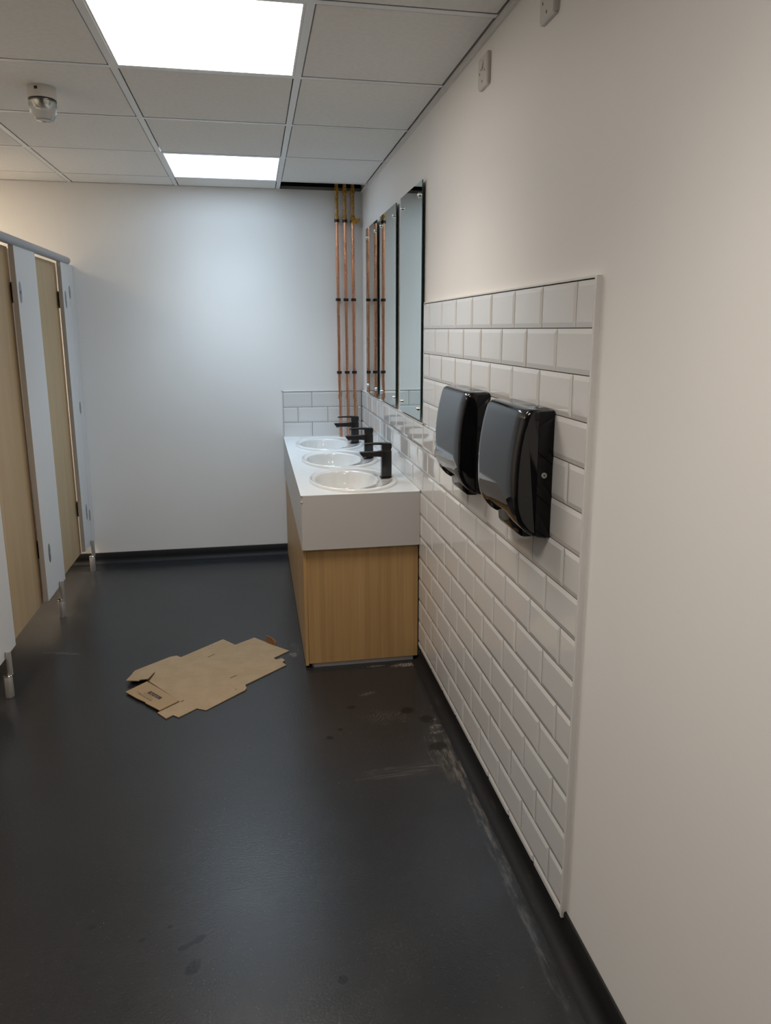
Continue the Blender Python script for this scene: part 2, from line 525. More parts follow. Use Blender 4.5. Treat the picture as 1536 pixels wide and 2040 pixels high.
# ------------------------------------------------------------------ LED panels in the grid
def led_panel(x, y, colr, strength, face, spread, label):
    root = empty('ceiling_light', (x, y, H))
    tag(root, label, 'ceiling light')
    w = .3 - G + .003; q = w - .007
    bm = bmesh.new()
    for a in ((-w, w, -w, -q), (-w, w, q, w), (-w, -q, -q, q), (q, w, -q, q)):
        box(bm, a[0], a[1], a[2], a[3], .0005, .012)
    finish('frame', bm, M_tee, root)
    m = mat('lit_diffuser', (0.9, 0.9, 0.9, 1), 0.5)
    b = m.node_tree.nodes['Principled BSDF']
    b.inputs['Emission Color'].default_value = (*colr, 1)
    b.inputs['Emission Strength'].default_value = face
    bm = bmesh.new(); box(bm, -q, q, -q, q, .003, .008)
    finish('diffuser', bm, m, root)
    # the panel's own light: a low-glare LED panel throws most of its light downwards
    ld = bpy.data.lights.new('led_light', 'AREA'); ld.shape = 'SQUARE'; ld.size = 2 * q
    ld.energy = strength; ld.color = colr; ld.spread = math.radians(spread)
    lo = bpy.data.objects.new('led_light', ld); C.objects.link(lo); lo.parent = root; lo.location = (0, 0, .0015)
    return root
LBL = {'near': 'large lit square LED panel in the ceiling nearest the camera',
       'far': 'lit LED panel in the ceiling beside the far wall, above the basins',
       'behind': 'lit LED ceiling panel overhead, behind the nearest one in view',
       'cubicle': 'warm LED ceiling panel over the far toilet cubicle',
       'cubicle_near': 'warm LED ceiling panel over the near toilet cubicles'}
for nm, x, y, c, s, fc, sp in PANEL_LIGHTS:
    led_panel(x, y, c, s, fc, sp, LBL[nm])

# ------------------------------------------------------------------ metro tiling
P_, Q_ = 0.09973, 0.19427
ZT = 1.58941
JG = 0.0011                       # half joint
tcache = {}
def metro(w, h, bl, br, bb, bt, bv=0.0115):
    key = (round(w, 4), round(h, 4), bl, br, bb, bt)
    if key in tcache:
        o = tcache[key].copy(); C.objects.link(o); return o
    bm = bmesh.new()
    W2, H2 = w / 2, h / 2
    bv = min(bv, h * .45, w * .45)
    outer = [(-W2, -H2), (W2, -H2), (W2, H2), (-W2, H2)]
    inner = [(-W2 + bv * bl, -H2 + bv * bb), (W2 - bv * br, -H2 + bv * bb), (W2 - bv * br, H2 - bv * bt), (-W2 + bv * bl, H2 - bv * bt)]
    L = []
    for pts, y in ((outer, .0079), (outer, .0023), (inner, 0.0)):
        L.append([bm.verts.new((p[0], y, p[1])) for p in pts])
    for a, b in ((0, 1), (1, 2)):
        for i in range(4):
            j = (i + 1) % 4
            vs = (L[a][i], L[a][j], L[b][j], L[b][i])
            if len({tuple(round(c, 6) for c in v.co) for v in vs}) < 3: continue
            try: bm.faces.new(vs)
            except ValueError: pass
    bm.faces.new(L[2])
    o = finish('tile', bm, M_tile)
    tcache[key] = o
    return o

def lay_right(u0, u1, z0, z1, cutl, cutr, cutb, cutt):
    w = u1 - u0 - 2 * JG; h = z1 - z0 - 2 * JG
    if w < .006 or h < .006: return
    # local +x runs towards -y on this wall
    o = metro(w, h, 0 if cutr else 1, 0 if cutl else 1, 0 if cutb else 1, 0 if cutt else 1)
    o.parent = wall_right
    o.location = (0.0, (u0 + u1) / 2, (z0 + z1) / 2)
    o.rotation_euler = (random.uniform(-.0022, .0022), 0, -PI / 2 + random.uniform(-.0022, .0022))

def lay_back(u0, u1, z0, z1, cutl, cutr, cutb):
    w = u1 - u0 - 2 * JG; h = z1 - z0 - 2 * JG
    if w < .006 or h < .006: return
    o = metro(w, h, 0 if cutl else 1, 0 if cutr else 1, 0 if cutb else 1, 1)
    o.parent = wall_back
    o.location = ((u0 + u1) / 2, D, (z0 + z1) / 2)
    o.rotation_euler = (random.uniform(-.002, .002), 0, random.uniform(-.002, .002))

def joints(row, lo, hi):
    off = 1.52615 if row % 2 == 0 else 1.52615 + Q_ / 2
    js = [off + Q_ * k for k in range(-3, 24)]
    js = [j for j in js if lo + .004 < j < hi - .004]
    return [lo] + js + [hi]
YNEAR, YFAR, YC, ZC = 1.4408, 2.980, 3.019, 0.7968
for row in range(16):
    z1 = ZT - P_ * row; z0 = z1 - P_
    cb = False
    if row == 15: z0, cb = 0.0715, True
    if row < 5: hi = YFAR
    elif row <= 7: hi = D - .001
    else: hi = 3.032
    js = joints(row, YNEAR, hi)
    for k in range(len(js) - 1):
        lay_right(js[k], js[k + 1], z0, z1, k == 0, k == len(js) - 2, cb, False)
for row, jl in ((5, [-.514, -.328, -.131, -.001]), (6, [-.514, -.421, -.225, -.027, -.001]), (7, [-.514, -.328, -.131, -.001])):
    z1 = ZT - P_ * row; z0 = z1 - P_; cb = row == 7
    if cb: z0 = ZC + .001
    for k in range(len(jl) - 1):
        lay_back(jl[k], jl[k + 1], z0, z1, k == 0, k == len(jl) - 2, cb)
# grout beds behind the tiles
ZS = ZT - 5 * P_
bm = bmesh.new()
box(bm, .0028, XW - .0001, YNEAR, YFAR, .072, ZT); box(bm, .0028, XW - .0001, YFAR, D + .002, ZC - .09, ZS)
box(bm, .0028, XW - .0001, YFAR, 3.032, .072, ZC - .09)
finish('grout', bm, M_grout, wall_right)
bm = bmesh.new(); box(bm, -.514, .004, D + .0028, YW - .0001, ZC, ZS)
finish('grout', bm, M_grout, wall_back)
# white edging strips round the tiled areas
bm = bmesh.new()
box(bm, -.0006, XW, YNEAR - .0095, YNEAR - .001, .070, ZT + .0014)
box(bm, .0, XW, YNEAR - .0095, YFAR + .006, ZT + .0015, ZT + .006)
box(bm, .0, XW, YFAR + .001, YFAR + .006, ZS + .001, ZT + .006)
box(bm, .0, XW, YFAR + .001, D, ZS + .0015, ZS + .006)
finish('tile_edging', bm, M_trim, wall_right)
bm = bmesh.new()
box(bm, -.520, .0, D - .0005, YW, ZS + .0015, ZS + .006); box(bm, -.520, -.515, D - .0005, YW, ZC, ZS + .006)
finish('tile_edging', bm, M_trim, wall_back)

# ------------------------------------------------------------------ worktop with three basin cut-outs
CW = -0.5186
CB = 0.5556
BC = [3.312, 3.863, 4.408]       # basin centres along the wall
BX, BRX, BRY = -0.256, 0.205, 0.272
top = empty('worktop', (-.26, YC, ZC))
tag(top, 'white solid worktop with deep pale grey fascia holding three inset basins', 'worktop')
bm = bmesh.new()
ybs = [YC, (BC[0] + BC[1]) / 2, (BC[1] + BC[2]) / 2, D - .0008]
X0, X1 = CW + .0, -.0008
for k in range(3):
    y0, y1, cy = ybs[k], ybs[k + 1], BC[k]
    angs = [2 * PI * i / 64 for i in range(64)]
    for px in (X0, X1):
        for py in (y0, y1):
            angs.append(math.atan2((py - cy) / BRY, (px - BX) / BRX) % (2 * PI))
    angs = sorted(set(round(a, 6) for a in angs))
    inn, out = [], []
    for a in angs:
        dx, dy = BRX * math.cos(a), BRY * math.sin(a)
        s = 1e9
        if dx > 1e-9: s = min(s, (X1 - BX) / dx)
        if dx < -1e-9: s = min(s, (X0 - BX) / dx)
        if dy > 1e-9: s = min(s, (y1 - cy) / dy)
        if dy < -1e-9: s = min(s, (y0 - cy) / dy)
        inn.append((BX + dx * .93, cy + dy * .93)); out.append((BX + dx * s, cy + dy * s))
    for z, dn in ((ZC, 0), (ZC - .028, 1)):
        vi = [bm.verts.new((p[0] + .26, p[1] - YC, z - ZC)) for p in inn]
        vo = [bm.verts.new((p[0] + .26, p[1] - YC, z - ZC)) for p in out]
        n = len(vi)
        for i in range(n):
            j = (i + 1) % n
            bm.faces.new((vi[i], vi[j], vo[j], vo[i]))
        if dn == 0: vi_t, vo_t = vi, vo
    for i in range(n):
        j = (i + 1) % n
        bm.faces.new((vi_t[i], vi_t[j], vi[j], vi[i]))
bmesh.ops.remove_doubles(bm, verts=bm.verts[:], dist=1e-5)
finish('top_board', bm, M_top, top)
# fascias hang down in front and at the near end
bm = bmesh.new()
r = .014
sec = [(CW + r * (1 - math.cos(t)), YC + r * (1 - math.sin(t))) for t in [PI / 2 * k / 6 for k in range(7)]]
outer = [(-.0008, YC)] + sec[::-1] + [(CW, D - .0008)]
inner = [(-.0008, YC + .018), (CW + .018, YC + .018), (CW + .018, D - .0008)]
pts = outer + inner[::-1]
prism(bm, [(p[0] + .26, p[1] - YC) for p in pts], CB - ZC, -.0005)
finish('fascia', bm, M_fascia, top, 40)
bm = bmesh.new()
box(bm, -.0048 + .26, -.0005 + .26, 0.0, D - .006 - YC, .0, .0045); box(bm, CW + .26 + .004, .26, D - .006 - YC, D - .001 - YC, 0, .0045)
finish('silicone_bead', bm, M_silicone, top)

# ------------------------------------------------------------------ basins
def basin(cy):
    root = empty('wash_basin', (BX, cy, ZC))
    n = 72
    bcx, brx, bry = -.030, .143, .206
    prof = [(0.0, .0002), (0.0, .006), (.03, .0105), (.09, .0135), (.18, .0140), (.28, .0120), (.38, .0085), (.50, .0070), (.90, .0062), (.97, .0050)]
    bowl = [(1.0, .002), (.985, -.004), (.965, -.02), (.93, -.05), (.86, -.085), (.72, -.112), (.50, -.128), (.25, -.135), (.09, -.137)]
    rs = []
    for s, z in prof:
        cx = bcx * s; rx = BRX + (brx - BRX) * s; ry = BRY + (bry - BRY) * s
        rs.append([(cx + rx * math.cos(2 * PI * k / n), ry * math.sin(2 * PI * k / n), z) for k in range(n)])
    for s, z in bowl:
        rs.append([(bcx + brx * s * math.cos(2 * PI * k / n), bry * s * math.sin(2 * PI * k / n), z) for k in range(n)])
    # underside shell
    rs2 = [[(bcx + (brx * s + .010) * math.cos(2 * PI * k / n), (bry * s + .010) * math.sin(2 * PI * k / n), z - .010) for k in range(n)] for s, z in reversed(bowl)]
    bm = bmesh.new()
    rings(bm, rs + rs2, False, False)
    # join the outer edge back to the shell
    bm.verts.ensure_lookup_table()
    N = len(rs + rs2)
    a = bm.verts[0:n]; b = bm.verts[(N - 1) * n:N * n]
    for i in range(n):
        j = (i + 1) % n
        bm.faces.new((b[i], b[j], a[j], a[i]))
    finish('bowl', bm, M_ceramic, root, 60)
    bm = bmesh.new()
    lathe(bm, [(.020, -.146), (.0215, -.136), (.021, -.1335), (.016, -.1325), (.013, -.1345), (.002, -.1348)], 32, bcx, 0)
    finish('waste', bm, M_chrome, root, 40)
    bm = bmesh.new()
    lathe(bm, [(.010, -.002), (.010, .0018), (.0075, .0026), (.001, .003)], 24)
    o = finish('overflow_ring', bm, M_chrome, root, 40)
    o.location = (bcx + brx * .925, 0, -.046); o.rotation_euler = (0, -PI / 2 + .35, 0)
    return root
bl = ['white oval basin nearest the camera, at the open end of the worktop',
      'white oval basin in the middle of the three in the worktop',
      'white oval basin furthest away, beside the copper pipes and far wall']
tl = ['black mixer tap on the basin nearest the camera', 'black mixer tap on the middle basin, between two others',
      'black mixer tap on the furthest basin, in front of the copper pipes']
for cy, l in zip(BC, bl):
    tag(basin(cy), l, 'basin', 'oval basins in the worktop')

def tap(cy):
    z0 = ZC + .0068
    root = empty('basin_tap', (-.1005, cy, z0))
    bm = bmesh.new()
    box(bm, -.0285, .0285, -.0235, .0235, 0, .007, .002)
    finish('base_flange', bm, M_tap, root, 40)
    bm = bmesh.new()
    box(bm, -.0235, .0235, -.0195, .0195, .007, .134, .005, 3)
    finish('body', bm, M_tap, root, 40)
    # flat spout with an undercut tip
    bm = bmesh.new()
    sec = [(-.010, .102, .131), (-.050, .105, .1275), (-.085, .106, .1265), (-.112, .1065, .1262), (-.121, .1145, .1258), (-.1255, .1240, .1254)]
    rings(bm, [[(x, -.0165, a), (x, .0165, a), (x, .0165, b), (x, -.0165, b)] for x, a, b in sec])
    bmesh.ops.bevel(bm, geom=[e for e in bm.edges if abs((e.verts[0].co - e.verts[1].co).x) > .008], offset=.003, segments=2, affect='EDGES')
    finish('spout', bm, M_tap, root, 35)
    bm = bmesh.new()
    lathe(bm, [(.009, .100), (.009, .1055)], 20, -.104, 0)
    finish('aerator', bm, M_steel_dk, root, 40)
    # head block and lever
    bm = bmesh.new()
    box(bm, -.0205, .0205, -.0175, .0175, .134, .139)
    finish('collar', bm, M_black_gap, root)
    bm = bmesh.new()
    sec = [(.0235, .140, .1665), (-.010, .1385, .1675), (-.0235, .1390, .1680)]
    rings(bm, [[(x, -.0195, a), (x, .0195, a), (x, .0195, b), (x, -.0195, b)] for x, a, b in sec])
    bmesh.ops.bevel(bm, geom=bm.edges[:], offset=.0025, segments=2, affect='EDGES')
    h = finish('handle', bm, M_tap, root, 35)
    bm = bmesh.new()
    sec = [(-.018, .1595, .1680, .0190), (-.050, .1610, .1680, .0185), (-.085, .1610, .1672, .0170), (-.100, .1600, .1655, .0150), (-.104, .1600, .1635, .0120)]
    rings(bm, [[(x, -w, a), (x, w, a), (x, w, b), (x, -w, b)] for x, a, b, w in sec])
    bmesh.ops.bevel(bm, geom=[e for e in bm.edges if abs((e.verts[0].co - e.verts[1].co).x) > .003], offset=.002, segments=2, affect='EDGES')
    finish('lever', bm, M_tap, h, 35)
    return root
for cy, l in zip([3.300, 3.838, 4.385], tl):
    tag(tap(cy), l, 'tap', 'black mixer taps')

# ------------------------------------------------------------------ oak vanity cabinet under the worktop
cab = empty('vanity_cabinet', (-.25, 3.04, 0))
tag(cab, 'oak laminate vanity cabinet standing under the white worktop', 'cabinet')
boxo('end_panel', M_oak_v, -.4975, -.0022, 3.0385, 3.0565, .020, CB - .001, cab, .0006, 1)
ydoor = [3.0385, 3.616, 4.193, YW - .012]
for k in range(3):
    boxo('door', M_oak_v, -.5128, -.4982, ydoor[k] + (.001 if k else 0), ydoor[k + 1] - .001, .012 if k == 0 else .012, CB - .001, cab, .0006, 1)
bm = bmesh.new()
box(bm, -.478 + .25, -.022 + .25, .0035, .016, .0005, .0195); box(bm, -.485 + .25, -.470 + .25, .016, 1.72, .0005, .0195)
finish('plinth', bm, M_plinth, cab)
bm = bmesh.new()
box(bm, -.4975 + .25, -.010 + .25, 1.70, 1.716, .02, CB - .002); box(bm, -.496 + .25, -.012 + .25, .018, 1.70, .02, .036)
finish('carcass', bm, M_oak_v, cab)

# ------------------------------------------------------------------ mirrors
def mirror(y0, y1, label):
    z0, z1 = 1.1065, 2.074
    root = empty('wall_mirror', (XW, (y0 + y1) / 2, z0))
    tag(root, label, 'mirror', 'frameless mirrors above the basins')
    w = (y1 - y0) / 2; h = z1 - z0
    bm = bmesh.new()
    box(bm, -.0165, -.0123, -w, w, 0, h)
    for f in bm.faces:
        f.material_index = 0 if (abs(f.normal.x) > .99 and f.calc_center_median().x < -.014) else 1
    finish('glass', bm, [M_mirror, M_gedge], root)
    for y in (-w + .045, w - .045):
        for z in (.045, h - .052):
            bm = bmesh.new()
            lathe(bm, [(.004, 0), (.004, .0105), (.009, .0167), (.0098, .0185), (.0095, .0215), (.007, .0245), (.003, .026), (.0006, .0262)], 24)
            o = finish('screw_cap', bm, M_chrome, root, 50)
            o.location = (0, y, z); o.rotation_euler = (0, -PI / 2, 0)
mirror(3.014, 3.455, 'frameless wall mirror nearest the camera, beside the tall tiled panel')
mirror(3.568, 4.018, 'middle one of the three frameless wall mirrors')
mirror(4.118, 4.520, 'frameless wall mirror nearest the copper pipes and the corner')

# ------------------------------------------------------------------ copper pipes
def pipe(xs4, label, flap):
    yb = D - .032
    root = empty('copper_pipe', (xs4[0], yb, 0))
    tag(root, label, 'pipe', 'copper pipes in the corner')
    x0 = xs4[0]
    pts = [(xs4[3] - x0, -.012, ZC + .001), (xs4[3] - x0, -.012, 1.04), (xs4[2] - x0, -.010, 1.10), (xs4[2] - x0, 0, 1.17), (xs4[2] - x0, 0, 1.215),
           (xs4[1] - x0, 0, 1.673), (0, 0, 2.147), (0, 0, 2.50)]
    bm = bmesh.new(); tube(bm, pts, .0098, 20)
    finish('pipe_run', bm, M_copper, root, 60)
    bm = bmesh.new(); tube(bm, [(xs4[2] - x0, -.011, 1.045), (xs4[2] - x0, -.011, 1.075)], .0112, 20)
    finish('coupling', bm, M_copper, root, 50)
    for z, x in ((2.150, xs4[0]), (1.673, xs4[1]), (1.215, xs4[2])):
        bm = bmesh.new()
        tube(bm, [(0, 0, -.0085), (0, 0, .0085)], .0142, 20)
        box(bm, -.007, .007, .008, .0385, -.006, .006)
        box(bm, -.0155, .0155, -.004, .004, -.0085, .0085, .001, 1)
        o = finish('clip', bm, M_clip, root, 40); o.location = (x - x0, 0, z)
    # wrinkled amber film sleeve round the top of the pipe
    bm = bmesh.new(); n = 22; rs = []
    for i in range(20):
        z = 2.162 + i * .0105
        fl = .0048 * math.exp(-((z - 2.168) / .012) ** 2) + .0050 * math.exp(-((z - 2.325) / .012) ** 2)
        rs.append([((.0104 + fl + random.uniform(-.0002, .0016)) * math.cos(2 * PI * k / n) + .0008 * math.sin(i * .7 + x0 * 90),
                    (.0104 + fl + random.uniform(-.0002, .0016)) * math.sin(2 * PI * k / n), z) for k in range(n)])
    rings(bm, rs, False, False)
    finish('film_sleeve', bm, M_amber, root, 30)
    if flap:
        bm = bmesh.new(); rs = []
        for i in range(9):
            t = i / 8
            x = -.012 + t * .058
            hh = .017 * (1 - abs(t - .35) * 1.1) + .004
            zc = 2.157 - .016 * math.sin(t * 2.6) + .012 * t
            rs.append([(x, -.016 - .006 * math.sin(3 * t) + .004 * math.cos(a), zc + hh * math.sin(a) + random.uniform(-.0015, .0015)) for a in [2 * PI * k / 10 for k in range(10)]])
        rings(bm, rs)
        finish('loose_film_end', bm, M_amber, root, 40)
pipe((-.152, -.150, -.149, -.145), 'copper pipe on the far wall, leftmost of the three', False)
pipe((-.102, -.100, -.0975, -.095), 'copper pipe on the far wall, between two others', False)
pipe((-.053, -.051, -.050, -.048), 'copper pipe nearest the corner, with a loose yellow film end', True)

# ------------------------------------------------------------------ paper towel dispensers
def dispenser(y0, y1, z0, label):
    """gloss black cabinet; y0 is the end nearest the camera, base on the tile face x = 0"""
    Ly = y1 - y0
    root = empty('towel_dispenser', (0, y0, z0))
    tag(root, label, 'dispenser', 'black paper towel dispensers')
    Ht = .3160
    # side profile of the cover, (distance from wall, height), from rear top round the front to the rear bottom
    side = [(.040, Ht), (.052, Ht), (.060, Ht - .0015), (.0675, Ht - .006), (.0725, Ht - .014), (.0765, Ht - .028), (.0830, Ht - .055), (.0890, Ht - .088), (.0932, Ht - .125),
            (.0950, Ht - .165), (.0948, .112), (.0930, .085), (.0885, .062), (.0800, .042), (.0700, .029), (.0580, .0165), (.0480, .0095), (.040, .0055)]
    mouth = list(side[:11]) + [(.0935, .092), (.0915, .074), (.0875, .060), (.0810, .050), (.0640, .046), (.0500, .044), (.040, .044)]
    n = len(side)
    def sect(y, ins, k):
        out = []
        for i in range(n):
            d = side[i][0] * (1 - k) + mouth[i][0] * k
            z = side[i][1] * (1 - k) + mouth[i][1] * k
            zc = Ht / 2
            d2 = d - ins if d > .041 else d
            z2 = z - ins if z > zc + .12 else (z + ins * .6 if z < zc - .09 else z)
            out.append((-d2, y, z2))
        return out
    bm = bmesh.new()
    ms, me_ = .085, Ly - .040      # mouth span
    st = [(0, .0095, 0), (.0008, .0062, 0), (.0030, .0030, 0), (.0062, .0009, 0), (.0095, 0, 0), (ms - .02, 0, 0), (ms - .012, 0, .25), (ms, 0, .8), (ms + .012, 0, 1.0),
          (me_ - .012, 0, 1.0), (me_, 0, .8), (me_ + .012, 0, .25), (me_ + .018, 0, 0), (Ly - .0095, 0, 0), (Ly - .0062, .0009, 0), (Ly - .0030, .0030, 0), (Ly - .0008, .0062, 0), (Ly, .0095, 0)]
    rings(bm, [sect(y, i_, k) for y, i_, k in st], True, True, True)
    finish('front_cover', bm, M_gloss, root, 32)
    # shadow gap and back plate
    bm = bmesh.new()
    bp_ = [(.0398, Ht - .0015), (.004, Ht - .0005), (.0005, Ht - .003), (.0005, .001), (.012, .0005), (.028, .0028), (.0398, .0068)]
    def ring_b(y, ins): return [(-d, y, z + (-ins if z > .1 else ins)) for d, z in bp_]
    rings(bm, [ring_b(y, i_) for y, i_ in ((.0018, .006), (.004, .002), (.008, 0), (Ly - .008, 0), (Ly - .004, .002), (Ly - .0018, .006))])
    bk = finish('back_plate', bm, M_gloss2, root, 32)
    # moulded step lines on the near side of the back plate, with the lock between them
    for (a, b) in (((.0385, .214), (.0015, .184)), ((.0385, .112), (.0015, .080)), ((.0385, .024), (.012, .006))):
        bm = bmesh.new(); w = .0009
        rings(bm, [[(-p[0], .0008, p[1] - w), (-p[0], .0022, p[1] - w), (-p[0], .0022, p[1] + w), (-p[0], .0008, p[1] + w)] for p in (a, b)])
        finish('seam', bm, M_seam, bk)
    bm = bmesh.new()
    box(bm, -.0402, -.0388, .0008, .0022, .012, .296)
    finish('seam', bm, M_seam, bk)
    bm = bmesh.new()
    lathe(bm, [(.0070, 0), (.0070, .0020), (.0062, .0030), (.0030, .0031), (.0029, .0015), (.0003, .0015)], 24)
    lk = finish('lock', bm, M_steel, root, 40)
    lk.location = (-.0215, .0022, .158); lk.rotation_euler = (PI / 2, 0, 0)
    bm = bmesh.new(); box(bm, -.0006, .0006, -.0022, .0022, .0014, .0033)
    finish('key_slot', bm, M_seam, lk)
    # outlet chute hanging behind the mouth of the cover
    bm = bmesh.new()
    ch = [(.046, .046), (.046, .010), (.0445, -.008), (.039, -.0165), (.030, -.020), (.006, -.020), (.002, .002), (.002, .046)]
    ya, yb = ms + .004, me_ - .002
    def rc(y, i_): return [(-max(d - (i_ if d > .02 else 0), .001), y, z + (i_ if z < 0 else 0)) for d, z in ch]
    rings(bm, [rc(ya, .006), rc(ya + .002, .002), rc(ya + .006, 0), rc(yb - .006, 0), rc(yb - .002, .002), rc(yb, .006)])
    finish('outlet_chute', bm, M_gloss2, root, 35)
    return root
dispenser(1.607, 1.906, .987, 'gloss black paper towel dispenser nearer the camera, fully in view')
dispenser(2.094, 2.392, .987, 'gloss black paper towel dispenser partly hidden behind the nearer one')

# ------------------------------------------------------------------ wall sockets by the ceiling
def socket(yc, label):
    root = empty('wall_socket', (XW, yc, 2.231))
    tag(root, label, 'socket', 'white wall sockets just under the ceiling')
    w = .0435
    bm = bmesh.new()
    rings(bm, [[(x, -s, -s), (x, s, -s), (x, s, s), (x, -s, s)] for x, s in ((-.0002, w), (-.0095, w), (-.0125, w - .004))])
    bmesh.ops.bevel(bm, geom=[e for e in bm.edges if abs((e.verts[0].co - e.verts[1].co).x) > .002], offset=.003, segments=2, affect='EDGES')
    finish('face_plate', bm, M_socket, root, 30)
    # rocker switch, tilted so that its lower end stands out
    bm = bmesh.new()
    rings(bm, [[(-.0125, y, .004), (-.0180, y, .004), (-.0130, y, .029), (-.0125, y, .029)] for y in (-.0085, .0085)])
    finish('rocker', bm, M_socket, root)
    for y, z, a, b in ((-.022, -.002, .0012, .0032), (.024, -.002, .0012, .0032), (.0, -.027, .0014, .0034)):
        bm = bmesh.new(); box(bm, -.0128, -.0110, y - b * .7, y + b * .7, z - b, z + b)
        finish('pin_slot', bm, M_slot, root)
socket(2.2535, 'white wall socket beside the ceiling edge, fully in view above the mirrors')
socket(1.765, 'white wall socket nearer the camera, cut off by the top of the picture')

# ------------------------------------------------------------------ ceiling beacon
bc = empty('ceiling_beacon', (-1.402, 3.000, H + .001))
tag(bc, 'white round fire alarm beacon with ribbed clear lens on a ceiling tile', 'alarm beacon')
bm = bmesh.new()
lathe(bm, [(.0470, -.0002), (.0485, -.003), (.0487, -.020), (.0480, -.034), (.0472, -.0400), (.0440, -.0405)], 56)
finish('base', bm, M_socket, bc, 40)
bm = bmesh.new()
lathe(bm, [(.0435, -.0400), (.0450, -.0408), (.0450, -.0428), (.0435, -.0432)], 56)
finish('gasket', bm, M_black_gap, bc, 40)
bm = bmesh.new()
lathe(bm, [(.0440, -.0430), (.0478, -.0434), (.0480, -.0470), (.0455, -.0480), (.0440, -.0480)], 56)
finish('lens_ring', bm, M_lens, bc, 40)
bm = bmesh.new(); rs = []; n = 96
for r, z, rib in [(.0450, -.0478, 0), (.0462, -.0500, 1), (.0462, -.0640, 1), (.0455, -.0660, 0), (.0446, -.0840, 0), (.0425, -.0890, 0), (.0395, -.0930, 1), (.0325, -.1060, 1), (.0290, -.1100, 0), (.0120, -.1130, 0), (.0060, -.1135, 0),
                  (.0060, -.1105, 0), (.0265, -.1070, 0), (.0370, -.0905, 0), (.0415, -.0820, 0), (.0430, -.0640, 0), (.0430, -.0478, 0)]:
    rs.append([((r - (.0011 if (rib and k % 2) else 0)) * math.cos(2 * PI * k / n), (r - (.0011 if (rib and k % 2) else 0)) * math.sin(2 * PI * k / n), z) for k in range(n)])
rings(bm, rs, False, True)
finish('clear_lens', bm, M_lens, bc, 30)
bm = bmesh.new()
lathe(bm, [(.036, -.044), (.036, -.050), (.026, -.066), (.022, -.070), (.016, -.0715), (.004, -.072), (.001, -.0722)], 32)
finish('reflector', bm, M_reflect, bc, 40)
a = math.radians(-99)
bm = bmesh.new(); box(bm, -.0056, .0056, -.0008, .0010, -.0050, .0050, .0004, 1)
o = finish('indicator_window', bm, M_redwin, bc)
o.location = (.0486 * math.cos(a), .0486 * math.sin(a), -.0130); o.rotation_euler = (0, 0, a + PI / 2)

# ------------------------------------------------------------------ toilet cubicles
XF = -1.738
cub = empty('toilet_cubicles', (XF, 3.84, 0))
tag(cub, 'row of toilet cubicles with oak doors and white pilasters under a grey headrail', 'toilet cubicles')
BO = Vector((XF, 3.84, 0))
def pbox(name, m, x0, x1, y0, y1, z0, z1, parent=cub, bev=.001):
    return boxo(name, m, x0, x1, y0, y1, z0, z1, parent, bev, 1)
pil = []
for (y0, y1) in ((1.93, 2.30), (2.78, 3.145), (3.665, 4.000), (4.500, 4.680)):
    bm = bmesh.new(); box(bm, 0, .0225, -(y1 - y0) / 2, (y1 - y0) / 2, .166, 1.862, .0008, 1)
    for f in bm.faces:
        f.material_index = 1 if abs(f.normal.y) > .9 else 0
    o = finish('pilaster', bm, [M_white_board, M_board_edge], cub)
    o.location = Vector((XF - .0225, (y0 + y1) / 2, 0)) - BO
    pil.append(o)
for (y0, y1) in ((2.27, 2.835), (3.115, 3.700), (3.965, 4.545)):
    pbox('door', M_oak_d, -1.794, -1.775, y0, y1, .146, 1.855)
pbox('wall_filler', M_white_board, -1.7585, -1.7382, 4.6835, YW - .001, .168, 1.862)
# dark hinge leaves closing the gap beside each door
hin = []
for yy in (2.835, 3.700, 4.545):
    for z0, z1 in ((1.607, 1.700), (.376, .468)):
        pbox('hinge', M_black_gap, -1.786, -1.7608, yy + .0005, yy + .012, z0, z1)
        pbox('hinge', M_black_gap, -1.7745, -1.768, yy - .010, yy, z0 + .01, z1 - .01)
def oval_plate(par, y, z, w, h, m=M_steel_dk, dx=.0012):
    bm = bmesh.new(); n = 24; rs = []
    for d in (0.0, dx):
        rs.append([(d, w / 2 * math.cos(2 * PI * k / n), h / 2 * (abs(math.sin(2 * PI * k / n)) ** .75) * (1 if math.sin(2 * PI * k / n) >= 0 else -1)) for k in range(n)])
    rings(bm, rs)
    o = finish('hinge_plate', bm, m, par, 40)
    o.location = Vector((XF + .0001, y, z)) - ROOT(par)
    return o
for k, lst in ((1, [(2.87, 1.655), (2.89, .388)]), (2, [(3.706, 1.655), (3.757, .388)]), (3, [(4.552, 1.655), (4.608, .388)])):
    for y, z in lst:
        pl = oval_plate(pil[k], y, z, .034, .098)
        bm = bmesh.new(); box(bm, .001, .0026, -.006, .006, -.007, .007, .001, 1)
        o = finish('rivet', bm, M_blue if (k == 2 and z > 1) else M_steel, pl if False else pil[k]); o.location = pl.location
for y, z in ((4.648, 1.700), (4.664, 1.023), (4.668, .350)):
    oval_plate(pil[3], y + .012, z, .036, .074)
# headrail
bm = bmesh.new()
yl, yr = 1.30, 4.684
rr = .0215
tube(bm, [(0, yl - 3.84, 1.8795), (0, yr - .008 - 3.84, 1.8795), (0, yr - .003 - 3.84, 1.8795), (0, yr - 3.84, 1.8795)], [rr, rr, rr * .93, rr * .7], 32)
o = finish('headrail', bm, M_rail, cub, 50); o.location = (-.006, 0, 0)
